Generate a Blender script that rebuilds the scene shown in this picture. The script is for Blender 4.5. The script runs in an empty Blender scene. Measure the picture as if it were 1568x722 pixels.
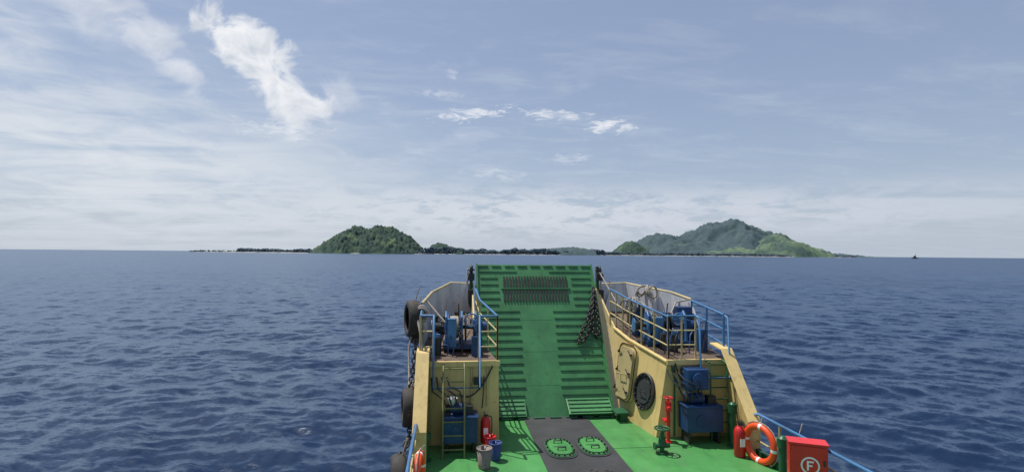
import bpy, math, random
import numpy as np
from mathutils import Vector, Matrix, Quaternion, noise as mnoise
random.seed(7); rng=np.random.default_rng(7)
scene=bpy.context.scene
scene.view_settings.view_transform='Standard'
scene.view_settings.look='None'
scene.view_settings.exposure=0
SEA=-1.3
EYE=4.5

# ------------------------------------------------------------ materials
def newmat(name):
    m=bpy.data.materials.new(name); m.use_nodes=True
    nt=m.node_tree; b=nt.nodes['Principled BSDF']
    return m,nt,b
def N(nt,t,**kw):
    n=nt.nodes.new(t)
    for k,v in kw.items(): setattr(n,k,v)
    return n
def noise(nt,vec,scale,detail=4,rough=.55,dist=0):
    n=N(nt,'ShaderNodeTexNoise'); n.inputs['Scale'].default_value=scale
    n.inputs['Detail'].default_value=detail; n.inputs['Roughness'].default_value=rough
    n.inputs['Distortion'].default_value=dist
    nt.links.new(vec,n.inputs['Vector']); return n
def ramp(nt,fac,stops):
    r=N(nt,'ShaderNodeValToRGB'); e=r.color_ramp.elements
    while len(e)<len(stops): e.new(0.5)
    for i,(p,c) in enumerate(stops):
        e[i].position=p; e[i].color=(c[0],c[1],c[2],1) if len(c)==3 else c
    nt.links.new(fac,r.inputs['Fac']); return r
def mix(nt,fac,a,b,blend='MIX'):
    m=N(nt,'ShaderNodeMix'); m.data_type='RGBA'; m.blend_type=blend
    for idx,v in ((0,fac),(6,a),(7,b)):
        if hasattr(v,'links') or hasattr(v,'is_output'): nt.links.new(v,m.inputs[idx])
        else:
            m.inputs[idx].default_value = v if idx==0 else (v[0],v[1],v[2],1)
    return m.outputs[2]
def mth(nt,op,a,b=None,c=None,clamp=False):
    m=N(nt,'ShaderNodeMath'); m.operation=op; m.use_clamp=clamp
    for i,v in enumerate((a,b,c)):
        if v is None: continue
        if hasattr(v,'is_output'): nt.links.new(v,m.inputs[i])
        else: m.inputs[i].default_value=v
    return m.outputs[0]

def paint(name,col,rough=.45,rust=.5,rustcol=(.10,.035,.015),var=.25,streak=.3,bump=.15,spec=.5,worn=0):
    m,nt,b=newmat(name)
    g=N(nt,'ShaderNodeNewGeometry'); pos=g.outputs['Position']
    n1=noise(nt,pos,1.3,5,.6)
    dark=tuple(c*(1-var) for c in col); lite=tuple(min(1,c*(1+var*.6)) for c in col)
    base=ramp(nt,n1.outputs['Fac'],[(.3,dark),(.7,lite)]).outputs['Color']
    if streak>0:
        mp=N(nt,'ShaderNodeMapping'); mp.inputs['Scale'].default_value=(9,9,.7); nt.links.new(pos,mp.inputs['Vector'])
        n2=noise(nt,mp.outputs['Vector'],1,4,.6)
        st=ramp(nt,n2.outputs['Fac'],[(.52,(0,0,0)),(.75,(1,1,1))]).outputs['Color']
        sf=mth(nt,'MULTIPLY',st,streak)
        base=mix(nt,sf,base,tuple(.35*c+.3*r for c,r in zip(col,rustcol)))
    n3=noise(nt,pos,5.5,7,.68)
    if worn>0:
        mp=N(nt,'ShaderNodeMapping'); mp.inputs['Scale'].default_value=(3.2,.55,1); nt.links.new(pos,mp.inputs['Vector'])
        n4=noise(nt,mp.outputs['Vector'],1.0,5,.65)
        wf=mth(nt,'MULTIPLY',ramp(nt,n4.outputs['Fac'],[(.5,(0,0,0)),(.72,(1,1,1))]).outputs['Color'],worn)
        base=mix(nt,wf,base,(.11,.20,.10))
        wf=mth(nt,'MULTIPLY',ramp(nt,n4.outputs['Fac'],[(.28,(1,1,1)),(.46,(0,0,0))]).outputs['Color'],worn)
        base=mix(nt,wf,base,(.03,.10,.035))
    rs=ramp(nt,n3.outputs['Fac'],[(.66-.12*rust,(0,0,0)),(.70-.10*rust,(1,1,1))]).outputs['Color']
    rf=mth(nt,'MULTIPLY',rs,min(1,rust*1.2))
    base=mix(nt,rf,base,rustcol)
    nt.links.new(base,b.inputs['Base Color'])
    r=mth(nt,'MULTIPLY_ADD',n3.outputs['Fac'],.5,rough-.25)
    r2=mth(nt,'MULTIPLY_ADD',rf,.3,r,clamp=True)
    nt.links.new(r2,b.inputs['Roughness'])
    b.inputs['Specular IOR Level'].default_value=spec
    bp=N(nt,'ShaderNodeBump'); bp.inputs['Strength'].default_value=bump; bp.inputs['Distance'].default_value=.02
    nt.links.new(n3.outputs['Fac'],bp.inputs['Height']); nt.links.new(bp.outputs['Normal'],b.inputs['Normal'])
    return m

M_deck=paint('green_deck_paint',(.065,.255,.070),.42,.4,rustcol=(.055,.12,.05),var=.22,streak=0,worn=.45)
M_ramp=paint('green_ramp_paint',(.058,.215,.078),.42,.4,rustcol=(.035,.08,.04),var=.28,streak=.45)
M_rib=paint('green_rib_shadow_tone',(.038,.155,.055),.5,.5,rustcol=(.025,.05,.025),var=.3)  # ramp green darkened so the ribs carry their shadow lines in the colour
M_ribd=paint('green_cover_paint',(.025,.12,.04),.5,.4,rustcol=(.02,.05,.02),var=.3)
M_yel=paint('yellow_hull_paint',(.67,.50,.20),.45,.3,rustcol=(.22,.12,.055),var=.14,streak=.45)
M_yel2=paint('yellow_rail_paint',(.46,.37,.18),.5,.55,rustcol=(.14,.06,.03),var=.2)
M_wht=paint('grey_white_paint',(.60,.61,.63),.5,.45,rustcol=(.25,.15,.09),var=.18,streak=.6)
M_blu=paint('blue_rail_paint',(.055,.17,.35),.4,.5,rustcol=(.08,.05,.04),var=.3)
M_blu2=paint('blue_machine_paint',(.012,.05,.15),.4,.45,rustcol=(.03,.03,.03),var=.4)
M_blk=paint('black_mat',(.032,.034,.037),.7,.4,rustcol=(.075,.075,.07),var=.4,streak=0,bump=.4)
M_rub=paint('tyre_rubber',(.035,.031,.027),.8,.6,rustcol=(.13,.095,.06),var=.5,bump=.6)
M_stl=paint('dark_steel',(.026,.025,.024),.5,.7,rustcol=(.07,.036,.02),var=.4,bump=.5)
M_rst=paint('rusty_deck',(.13,.09,.06),.7,.8,rustcol=(.07,.03,.018),var=.4,bump=.5)
M_red=paint('red_paint',(.58,.02,.02),.35,.15,var=.18,streak=.15)
M_org=paint('orange_plastic',(.80,.075,.012),.45,.15,rustcol=(.4,.1,.04),var=.15,streak=.15)
M_ww=paint('white_paint',(.78,.78,.76),.5,.15,var=.08,streak=.15)
M_gvl=paint('dark_green_paint',(.012,.09,.035),.45,.3,rustcol=(.04,.03,.02),var=.3)
M_hull=paint('hull_dark_paint',(.05,.055,.07),.5,.5,var=.3)
M_bkt=paint('bucket_plastic',(.25,.2,.18),.6,.8,rustcol=(.2,.05,.03),var=.4)
M_bbl=paint('blue_plastic',(.03,.06,.2),.5,.1,var=.2)

def rope_mat():
    m,nt,b=newmat('rope_fibre')
    g=N(nt,'ShaderNodeNewGeometry')
    n=noise(nt,g.outputs['Position'],40,4,.6)
    c=ramp(nt,n.outputs['Fac'],[(.3,(.16,.13,.10)),(.7,(.48,.43,.37))]); nt.links.new(c.outputs['Color'],b.inputs['Base Color'])
    b.inputs['Roughness'].default_value=.9
    bp=N(nt,'ShaderNodeBump'); bp.inputs['Strength'].default_value=.6; bp.inputs['Distance'].default_value=.01
    nt.links.new(n.outputs['Fac'],bp.inputs['Height']); nt.links.new(bp.outputs['Normal'],b.inputs['Normal'])
    return m
M_rope=rope_mat()

# ------------------------------------------------------------ mesh builder
class B:
    def __init__(s,mats): s.v=[];s.f=[];s.mi=[];s.sm=[];s.mats=mats;s.T=Matrix.Identity(4)
    def m(s,mat):
        if mat not in s.mats: s.mats.append(mat)
        return s.mats.index(mat)
    def add(s,vs,fs,mat,smooth=False):
        o=len(s.v); k=s.m(mat)
        s.v+= [tuple(s.T@Vector(p)) for p in vs]
        for f in fs: s.f.append([i+o for i in f]); s.mi.append(k); s.sm.append(smooth)
    def box(s,c,d,mat,R=None):
        x,y,z=[k/2 for k in d]; vs=[]
        for sx in(-1,1):
            for sy in(-1,1):
                for sz in(-1,1):
                    p=Vector((sx*x,sy*y,sz*z))
                    if R is not None: p=R@p
                    vs.append(p+Vector(c))
        s.add(vs,[(0,1,3,2),(4,6,7,5),(0,4,5,1),(2,3,7,6),(0,2,6,4),(1,5,7,3)],mat)
    def hexa(s,vs,mat):
        s.add(vs,[(3,2,1,0),(4,5,6,7),(0,1,5,4),(1,2,6,5),(2,3,7,6),(3,0,4,7)],mat)
    def tube(s,pts,r,mat,n=8,closed=False,cap=True):
        pts=[Vector(p) for p in pts]; vs=[];L=len(pts); 
        rr=r if isinstance(r,(list,tuple)) else [r]*L
        prev=None
        for i,p in enumerate(pts):
            if closed: t=(pts[(i+1)%L]-pts[i-1])
            elif i==0: t=pts[1]-p
            elif i==L-1: t=p-pts[-2]
            else: t=(pts[i+1]-p).normalized()+(p-pts[i-1]).normalized()
            if t.length<1e-9: t=Vector((0,0,1))
            t.normalize()
            if prev is None:
                a=Vector((0,0,1)) if abs(t.z)<.9 else Vector((1,0,0))
                u=t.cross(a).normalized()
            else:
                u=(prev-t*prev.dot(t)); u.normalize()
            prev=u; w=t.cross(u)
            for k in range(n):
                a=2*math.pi*k/n
                vs.append(p+(u*math.cos(a)+w*math.sin(a))*rr[i])
        fs=[]
        for i in range(L if closed else L-1):
            for k in range(n):
                j=(i+1)%L
                fs.append((i*n+k,i*n+(k+1)%n,j*n+(k+1)%n,j*n+k))
        s.add(vs,fs,mat,True)
        if cap and not closed:
            s.add(vs[:n],[tuple(range(n))[::-1]],mat); s.add(vs[-n:],[tuple(range(n))],mat)
    def cyl(s,a,b,r,mat,n=16,r2=None): s.tube([a,b],[r,r if r2 is None else r2],mat,n)
    def torus(s,c,axis,R,r,mat,n=24,k=10,matfn=None,sc=1.0,q=None):
        ax=Vector(axis).normalized(); a=Vector((0,0,1)) if abs(ax.z)<.9 else Vector((1,0,0))
        u=ax.cross(a).normalized() if q is None else Vector(q); w=ax.cross(u)
        vs=[]
        for i in range(n):
            t=2*math.pi*i/n; d=u*math.cos(t)*sc+w*math.sin(t); dn=(u*math.cos(t)+w*math.sin(t))
            for j in range(k):
                p=2*math.pi*j/k
                vs.append(Vector(c)+d*R+dn*(r*math.cos(p))+ax*(r*math.sin(p)))
        for i in range(n):
            fs=[(i*k+j,((i+1)%n)*k+j,((i+1)%n)*k+(j+1)%k,i*k+(j+1)%k) for j in range(k)]
            o=len(s.v)
            mm=matfn(i) if matfn else mat
            kk=s.m(mm)
            if i==0: base=o; s.v+=[tuple(s.T@Vector(p)) for p in vs]
            for f in fs: s.f.append([q2+base for q2 in f]); s.mi.append(kk); s.sm.append(True)
    def poly(s,pts,mat): s.add(pts,[tuple(range(len(pts)))],mat)
    def prism(s,pts,d,mat):
        n=len(pts); P=[Vector(p) for p in pts]; Q=[p+Vector(d) for p in P]
        s.add(P+Q,[tuple(range(n))[::-1],tuple(range(n,2*n))]+[(i,(i+1)%n,n+(i+1)%n,n+i) for i in range(n)],mat)
    def obj(s,name,parent=None,bevel=0):
        me=bpy.data.meshes.new(name); me.from_pydata(s.v,[],s.f)
        for m in s.mats: me.materials.append(m)
        me.polygons.foreach_set('material_index',s.mi); me.polygons.foreach_set('use_smooth',s.sm); me.update()
        import bmesh
        bm=bmesh.new(); bm.from_mesh(me); bmesh.ops.recalc_face_normals(bm,faces=bm.faces); bm.to_mesh(me); bm.free()
        o=bpy.data.objects.new(name,me); scene.collection.objects.link(o)
        if parent: o.parent=parent
        if bevel:
            md=o.modifiers.new('bevel','BEVEL'); md.width=bevel; md.segments=2; md.limit_method='ANGLE'; md.angle_limit=math.radians(50)
        return o
def empty(name):
    e=bpy.data.objects.new(name,None); scene.collection.objects.link(e); return e

ferry=empty('ferry_boat')
# ---------------- hull + deck
XL,XR=-.65,7.05
b=B([]); 
b.hexa([(XL,-14,-2),(XR,-14,-2),(XR,14.25,-2),(XL,14.25,-2),(XL,-14,-.02),(XR,-14,-.02),(XR,14.25,-.02),(XL,14.25,-.02)],M_hull)
b.obj('hull',ferry)
b=B([]); b.box((3.2,.15,-.004),(7.7,28.3,.03),M_deck)
for y in (6.2,9.1,11.9): b.box((3.2,y,.0135),(7.5,.03,.012),M_deck)
b.box((XL+.05,-1.2,.09),(.1,25.2,.16),M_gvl); b.box((XR-.05,-1.2,.09),(.1,25.2,.16),M_gvl)
b.obj('deck',ferry)
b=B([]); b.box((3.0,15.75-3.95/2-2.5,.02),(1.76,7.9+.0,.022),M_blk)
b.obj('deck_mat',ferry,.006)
def manhole(cx,cy):
    b=B([]); n=36
    def ov(a,c,k):
        pts=[]
        for i in range(n):
            t=2*math.pi*i/n; ct,st=math.cos(t),math.sin(t)
            e=.72
            pts.append((cx+a*math.copysign(abs(ct)**e,ct),cy+c*math.copysign(abs(st)**e,st),k))
        return pts
    b.prism(ov(.36,.62,.031),(0,0,.018),M_blk)
    b.prism(ov(.325,.565,.049),(0,0,.012),M_ribd)
    b.prism(ov(.25,.45,.061),(0,0,.02),M_deck)
    for i in range(20):
        t=2*math.pi*i/20; ct,st=math.cos(t),math.sin(t);e=.72
        x=cx+.29*math.copysign(abs(ct)**e,ct); y=cy+.51*math.copysign(abs(st)**e,st)
        b.cyl((x,y,.06),(x,y,.095),.022,M_stl,6)
    for sy in(-.22,.22):
        b.tube([(cx-.09,cy+sy,.08),(cx-.09,cy+sy,.14),(cx+.09,cy+sy,.14),(cx+.09,cy+sy,.08)],.015,M_stl,6)
    b.box((cx,cy,.084),(.3,.05,.006),M_ribd)
    b.obj('manhole_cover',ferry)
manhole(2.63,11.95); manhole(3.42,12.0)
b=B([])
for x,y in ((3.05,10.6),(3.35,10.55),(2.6,10.5)):
    b.torus((x,y,.05),(0,0,1),.07,.018,M_stl,12,6); b.cyl((x,y,.012),(x,y,.06),.05,M_stl,10)
b.obj('lashing_points',ferry)

# ---------------- ramp
ang=math.atan2(4.15,2.5); ca,sa=math.cos(ang),math.sin(ang); RL=4.84
RX0,RX1=.92,4.72
def Rp(x,s,n): return Vector((x,14.3+s*ca-n*sa,s*sa+n*ca))
def rbox(b,x0,x1,s0,s1,n0,n1,mat):
    b.hexa([Rp(x0,s0,n0),Rp(x1,s0,n0),Rp(x1,s1,n0),Rp(x0,s1,n0),Rp(x0,s0,n1),Rp(x1,s0,n1),Rp(x1,s1,n1),Rp(x0,s1,n1)],mat)
b=B([]); rbox(b,RX0,RX1,0.02,RL,-.16,0,M_ramp)
b.obj('bow_ramp',ferry,.012)
b=B([])
s=.62
while s<RL-.1:
    gr = 3.3<s<4.5
    for x0,x1 in ((1.0,2.26),(3.26,4.64)):
        xa,xb=x0,x1
        if gr:
            if x0<2: xb=1.66
            else: xa=3.96
        j=random.uniform(-.012,.012)
        rbox(b,xa+random.uniform(0,.05),xb-random.uniform(0,.07),s+j,s+j+.03,.001,.026,M_rib)
    s+=.232
for i in range(9):
    x=1.0+i*.42
    rbox(b,x,x+.3,RL-.09,RL-.05,.001,.03,M_ribd)
for x in (RX0,RX1-.05): rbox(b,x,x+.05,.1,RL,.001,.06,M_ramp)
for s_ in (.9,1.9,2.9): rbox(b,2.27,3.25,s_,s_+.01,.001,.003,M_ramp)
b.obj('ramp_cleats',ferry)
b=B([])
for i in range(22):
    x=1.76+i*.095
    rbox(b,x,x+.045,3.52,3.92,.001,.035,M_stl); rbox(b,x+.012,x+.057,4.0,4.4,.001,.035,M_stl)
rbox(b,1.70,3.9,3.94,3.975,.001,.045,M_rib)
b.obj('ramp_grating',ferry)
b=B([])
for x0,x1,h in ((1.0,2.2,.05),(3.36,4.6,.16)):
    vs=[Rp(x0,.0,.12),Rp(x1,.0,.12),Rp(x1,.5,.002),Rp(x0,.5,.002),Rp(x0,.0,.17+h),Rp(x1,.0,.17+h),Rp(x1,.5,.06),Rp(x0,.5,.06)]
    b.hexa(vs,M_ramp)
    for k in range(4):
        q=k/4+.1; sx=.5*q; nn=(.17+h)*(1-q)+.06*q
        rbox(b,x0+.03,x1-.03,sx,sx+.03,nn-.02,nn+.02,M_rib)
for i in range(9):
    x=1.05+i*.45; b.cyl((x,14.16,.04),(x+.3,14.16,.04),.045,M_gvl,10)
b.obj('ramp_hinge_flaps',ferry,.008)

# ---------------- forecastle bodies (each side)
def lerp(a,b,t): return a+(b-a)*t
def body(name,st):
    b=B([]); vs=[];fs=[]
    for (y,ib,it,o,z) in st: vs+=[(ib,y,0.0 if y<14 else -1.2),(it,y,z),(o,y,z),(o,y,-2)]
    def quad(i,j,m): b.add([vs[i*4+j],vs[i*4+(j+1)%4],vs[(i+1)*4+(j+1)%4],vs[(i+1)*4+j]],[(0,1,2,3)],m)
    for i in range(len(st)-1):
        quad(i,0,M_yel); quad(i,1,M_rst); quad(i,2,M_yel); quad(i,3,M_hull)
    b.add(vs[:4],[(0,1,2,3)],M_yel); b.add(vs[-4:],[(3,2,1,0)],M_yel)
    import bmesh
    o=b.obj(name,ferry)
    bm=bmesh.new(); bm.from_mesh(o.data); bmesh.ops.remove_doubles(bm,verts=bm.verts,dist=.0005); bmesh.ops.recalc_face_normals(bm,faces=bm.faces); bm.to_mesh(o.data); bm.free()
    return o
stR=[(12.5,5.17,5.46,XR,1.88),(14.3,4.80,5.10,XR,2.15),(15.3,4.80,5.02,6.85,2.33),(17.0,4.80,4.86,6.0,2.6)]
stL=[(12.5,1.28,1.25,XL,1.93),(14.3,.86,.88,XL,2.15),(15.3,.86,.86,-.45,2.33),(17.0,.86,.86,.1,2.6)]
body('forecastle',stR); body('forecastle',stL)

b=B([])
def plate(b,pts,d,mat): b.prism(pts,d,mat)
for (p,q) in (((XR-.03,14.4,2.15,3.22),(6.82,15.3,2.33,3.36)),((6.82,15.3,2.33,3.36),(5.97,17,2.6,3.54)),((5.97,17,2.6,3.54),(4.9,17.05,2.6,3.5))):
    plate(b,[(p[0],p[1],p[2]),(q[0],q[1],q[2]),(q[0],q[1],q[3]),(p[0],p[1],p[3])],(-.02,-.04,0),M_wht)
    b.tube([(p[0],p[1],p[3]),(q[0],q[1],q[3])],.04,M_yel2,8)
plate(b,[(XR-.03,13.4,2.0),(XR-.03,14.4,2.15),(XR-.03,14.4,3.22),(XR-.03,13.9,2.5),(XR-.03,13.4,2.25)],(-.04,0,0),M_wht)
for (p,q) in (((XL+.03,13.6,2.05,3.2),(-.42,15.3,2.33,3.36)),((-.42,15.3,2.33,3.36),(.13,17,2.6,3.54)),((.13,17,2.6,3.54),(.84,17.05,2.6,3.5))):
    plate(b,[(p[0],p[1],p[2]),(q[0],q[1],q[2]),(q[0],q[1],q[3]),(p[0],p[1],p[3])],(.02,-.04,0),M_wht)
    b.tube([(p[0],p[1],p[3]),(q[0],q[1],q[3])],.04,M_yel2,8)
for x,y,z0,z1 in ((6.93,14.9,2.25,3.2),(6.6,15.75,2.4,3.3),(6.2,16.5,2.5,3.4),(5.5,17,2.6,3.4)):
    plate(b,[(x-.03,y-.02,z0),(x-.35,y-.15,z0),(x-.06,y-.02,z1)],(0,.02,0),M_wht)
for x,y,z0,z1 in ((-.5,14.6,2.2,3.2),(-.3,15.6,2.35,3.3),(-.02,16.4,2.5,3.4),(.5,17,2.6,3.4)):
    plate(b,[(x+.03,y-.02,z0),(x+.3,y-.15,z0),(x+.06,y-.02,z1)],(0,.02,0),M_wht)
b.obj('bow_bulwark',ferry)
b=B([])
plate(b,[(5.02,15.3,2.30),(4.86,17.0,2.5),(4.84,17.0,3.42),(4.88,16.6,3.3)],(.05,0,0),M_yel)
plate(b,[(.84,15.3,2.3),(.84,17.0,2.5),(.84,17.0,3.42),(.84,16.6,3.3)],(-.05,0,0),M_yel)
b.box((4.72,13.9,.25),(.35,.5,.05),M_gvl); b.box((4.8,13.95,.12),(.2,.4,.22),M_gvl)
b.box(((5.46+XR)/2,12.47,1.845),(XR-5.46+.06,.09,.13),M_yel); b.box(((XL+1.25)/2,12.47,1.895),(1.25-XL+.06,.09,.13),M_yel)
b.tube([(5.46,12.5,1.85),(5.10,14.3,2.12),(5.02,15.3,2.30)],.05,M_yel,8)
for X,sg in ((XR,-1),(XL,1)):
    z1=2.08
    plate(b,[(X-sg*.0,12.52,0.0),(X,11.2,0.0),(X,11.2,.70),(X,12.35,z1),(X,12.52,z1)],(sg*.05,0,0),M_yel)
    P=[(X-sg*.03,11.14,.72),(X-sg*.03,12.33,z1+.06),(X-sg*.03,12.9,z1+.12)]
    for a,c in zip(P[:-1],P[1:]):
        b.hexa([a,(a[0]+sg*.3,a[1],a[2]),(c[0]+sg*.3,c[1],c[2]),c,(a[0],a[1],a[2]+.05),(a[0]+sg*.3,a[1],a[2]+.05),(c[0]+sg*.3,c[1],c[2]+.05),(c[0],c[1],c[2]+.05)],M_yel)
    b.box((X+sg*.12,11.17,.37),(.3,.05,.72),M_yel)
b.obj('forecastle_trim',ferry,.01)

def wallR(y,z,n):
    if y<14.3: t=(y-12.5)/1.8; ib=lerp(5.17,4.80,t); it=lerp(5.46,5.10,t); zt=lerp(1.88,2.15,t)
    else: t=(y-14.3)/1.0; ib=4.8; it=lerp(5.10,5.02,t); zt=lerp(2.15,2.33,t)
    x=ib+(it-ib)*max(0,z)/zt
    return Vector((x-n,y-.15*n,z+.1*n))
b=B([])
def rrect(y0,y1,z0,z1,r,n,k=6):
    pts=[]
    for cy,cz,a0 in ((y1-r,z1-r,0),(y0+r,z1-r,90),(y0+r,z0+r,180),(y1-r,z0+r,270)):
        for i in range(k+1):
            a=math.radians(a0+90*i/k); pts.append(wallR(cy+r*math.cos(a),cz+r*math.sin(a),n))
    return pts
b.prism(rrect(13.72,14.62,.48,2.0,.22,-.03),(-.09,-.01,.0),M_yel)
b.prism(rrect(13.80,14.54,.56,1.92,.18,.06),(-.05,-.005,.0),M_yel2)
b.tube(rrect(13.72,14.62,.48,2.0,.22,.07),.014,M_stl,6,closed=True)
for y in (13.85,14.5):
    for z in (.75,1.25,1.75):
        b.cyl(wallR(y,z,.1),wallR(y,z,.17),.03,M_stl,8); b.tube([wallR(y,z,.16),wallR(y+(.12 if y<14 else -.12),z+.1,.17)],.018,M_stl,6)
b.tube([wallR(14.0,1.2,.11),wallR(14.0,1.2,.2),wallR(14.3,1.2,.2),wallR(14.3,1.2,.11)],.016,M_yel2,6)
b.obj('watertight_door',ferry)
b=B([])
def circ(R,n,k=28): return [wallR(13.2+R*math.cos(2*math.pi*i/k)*.93,.95+R*math.sin(2*math.pi*i/k),n) for i in range(k)]
b.prism(circ(.47,-.03),(-.06,-.01,0),M_blk); b.tube(circ(.45,.05),.03,M_stl,8,closed=True)
for i in range(16):
    t=2*math.pi*i/16; b.cyl(wallR(13.2+.4*math.cos(t)*.93,.95+.4*math.sin(t),.03),wallR(13.2+.4*math.cos(t)*.93,.95+.4*math.sin(t),.09),.025,M_stl,6)
b.prism(circ(.3,.03),(-.03,-.005,0),M_blk)
b.tube([wallR(13.2-.12,.95,.06),wallR(13.2-.12,.95,.13),wallR(13.2+.12,.95,.13),wallR(13.2+.12,.95,.06)],.014,M_stl,6)
b.obj('round_vent_cover',ferry)

# ---------------- railings
b=B([])
for X in (XL+.05,XR-.05):
    b.tube([(X,-13,.94),(X,11.1,.94),(X,11.35,.86)],.032,M_blu,8)
    b.tube([(X,-13,.62),(X,11.15,.62)],.02,M_yel2,6); b.tube([(X,-13,.35),(X,11.15,.35)],.02,M_yel2,6)
    y=10.35
    while y>-13: b.tube([(X,y,.0),(X,y,.93)],.028,M_blu if int(y*2)%2 else M_yel2,8); y-=1.35
b.obj('side_railing',ferry)
b=B([])
def rail(b,path,h,post,top,nb=2,r=.024,pst=1,sub=2):
    P=[Vector(p) for p in path]
    Q=[P[0]]
    for a,c in zip(P[:-1],P[1:]):
        for k in range(1,sub+1): Q.append(a.lerp(c,k/sub))
    for q in Q: b.tube([q,q+Vector((0,0,h))],r,post,7)
    b.tube([q+Vector((0,0,h)) for q in Q],r*1.1,top,8)
    for k in range(1,nb+1): b.tube([q+Vector((0,0,h*k/(nb+1))) for q in Q],r*.8,post,6)
rail(b,[(4.98,15.6,2.36),(5.14,14.3,2.15),(5.5,12.55,1.88)],1.08,M_yel2,M_blu,2,sub=3)
rail(b,[(5.5,12.55,1.9),(6.2,12.5,1.9)],1.08,M_yel2,M_blu,2,sub=2)
rail(b,[(6.98,12.55,1.9),(6.98,14.3,2.1)],1.1,M_blu,M_blu,2,sub=2,r=.03)
b.tube([(6.2,12.45,2.98),(6.2,12.3,2.95),(6.2,12.2,1.3)],.028,M_blu,8)
b.tube([(6.98,12.5,2.98),(6.95,12.3,2.95),(6.95,12.2,1.5),(6.2,12.2,1.5)],.028,M_blu,8)
rail(b,[(.86,15.6,2.36),(.9,14.3,2.15),(1.22,12.55,1.92)],1.08,M_yel2,M_blu,2,sub=2)
rail(b,[(1.22,12.55,1.92),(.78,12.5,1.92)],1.08,M_yel2,M_blu,2,sub=1)
rail(b,[(-.3,12.5,1.92),(-.6,12.55,1.92),(-.6,13.6,2.05)],1.1,M_yel2,M_blu,2,sub=1,r=.028)
b.tube([(-.28,12.5,3.0),(-.28,12.25,3.05),(-.28,12.2,1.4),(.78,12.2,1.4),(.78,12.25,3.05),(.78,12.5,3.0)],.03,M_blu,8)
b.obj('platform_railing',ferry)
def ladder(x0,x1,y,z1,mat,n,lean=.1):
    b=B([])
    for x in (x0,x1): b.tube([(x,y-lean,0),(x,y,z1),(x,y+.25,z1+.05)],.024,mat,8)
    for i in range(n):
        z=.18+(z1-.2)*i/(n-1); b.tube([(x0,y-lean*(1-z/z1),z),(x1,y-lean*(1-z/z1),z)],.017,mat,6)
    b.obj('ladder',ferry)
M_lad=paint('olive_ladder_paint',(.16,.17,.06),.5,.6,rustcol=(.06,.04,.02),var=.4)
ladder(6.42,6.86,12.2,1.85,M_gvl,7); ladder(-.05,.43,12.12,1.88,M_lad,7,.45)

b=B([])
for x,sg in ((.78,-1),(4.95,1)):
    b.box((x,16.9,3.45),(.1,.14,1.3),M_gvl); b.box((x+sg*.12,16.9,3.4),(.05,.12,1.2),M_wht)
    b.torus((x+sg*.02,16.75,3.98),(1,0,0),.11,.04,M_stl,16,8); b.cyl((x-.1,16.75,3.98),(x+.1,16.75,3.98),.03,M_stl,8)
    b.tube([(x+sg*.05,16.75,4.05),(x+sg*.35,15.2,3.0),(x+sg*.5,13.9,2.5)],.014,M_stl,6)
    b.box((x+sg*.03,16.6,3.2),(.16,.2,.3),M_stl)
    b.box((x+sg*.02,16.7,3.75),(.22,.16,.22),M_stl)
b.obj('ramp_post',ferry,.008)

# ---------------- winches
def winch(cx,cy,zb,w,rot=0):
    e=empty('anchor_winch'); 
    T=Matrix.Translation((cx,cy,zb))@Matrix.Rotation(rot,4,'Z')
    b=B([]); b.T=T
    b.box((0,0,.06),(w,.8,.12),M_blu2); 
    for x in (-w/2+.05,-.05,w/2-.2):
        b.prism([(x,-.34,.12),(x,.34,.12),(x,.2,.78),(x,-.05,.92),(x,-.22,.78)],(.05,0,0),M_blu)
    b.box((w/2-.12,.02,.42),(.22,.42,.5),M_blu2); b.cyl((w/2-.02,0,.5),(w/2+.2,0,.5),.14,M_blu2,16)
    b.box((-.28*w,-.42,.42),(.22,.16,.7),M_blu)
    b.obj('frame',e,.01)
    b=B([]); b.T=T
    b.cyl((-w/2-.2,0,.5),(w/2-.2,0,.5),.05,M_stl,12)
    b.cyl((-w/2+.1,0,.5),(-.07,0,.5),.2,M_stl,20)
    for x in (-w/2+.11,-.09,.06): b.cyl((x,0,.5),(x+.03,0,.5),.36,M_blu2 if x<0 else M_stl,26)
    for i in range(5): b.torus((-w/2+.2+i*(w/2-.3)/5,0,.5),(1,.06,0),.24+.02*random.random(),.035,M_rope if cx<3 else M_stl,22,7)
    b.cyl((-w/2-.28,0,.5),(-w/2-.05,0,.5),.13,M_stl,16,.1); b.cyl((-w/2-.3,0,.5),(-w/2-.27,0,.5),.19,M_blu,16)
    b.torus((.2,-.42,.72),(0,1,.2),.17,.018,M_blu,20,6)
    for k in range(4):
        a=k*math.pi/4; b.tube([(.2-.17*math.cos(a),-.42,.72-.17*math.sin(a)),(.2+.17*math.cos(a),-.42,.72+.17*math.sin(a))],.01,M_blu,5)
    b.cyl((.2,-.42,.72),(.2,-.1,.6),.02,M_stl,8)
    b.tube([(-.1,-.3,.75),(-.12,-.45,1.1),(-.12,-.5,1.15)],.015,M_stl,6)
    b.obj('drum',e)
winch(.42,13.6,2.10,1.0,0); winch(6.05,13.9,2.06,1.25,-.1)
def bollard(x,y,z):
    b=B([])
    b.box((x,y,z+.03),(.55,.25,.05),M_stl)
    for dx in(-.15,.15):
        b.cyl((x+dx,y,z+.05),(x+dx,y,z+.42),.07,M_stl,14); b.cyl((x+dx,y,z+.42),(x+dx,y,z+.46),.095,M_stl,14)
    b.obj('mooring_bollard')
bollard(5.75,15.6,2.38); bollard(-.15,14.9,2.26); bollard(6.1,14.75,2.25)
b=B([])
for k in range(10):
    x=random.uniform(5.6,6.85); y=random.uniform(12.9,13.4)
    b.tube([(x,y,1.95),(x+.03,y,2.2+random.random()*.4),(x+.2,y+.2,2.5+random.random()*.3)],.018,M_blu2 if k%2 else M_stl,6)
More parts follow.
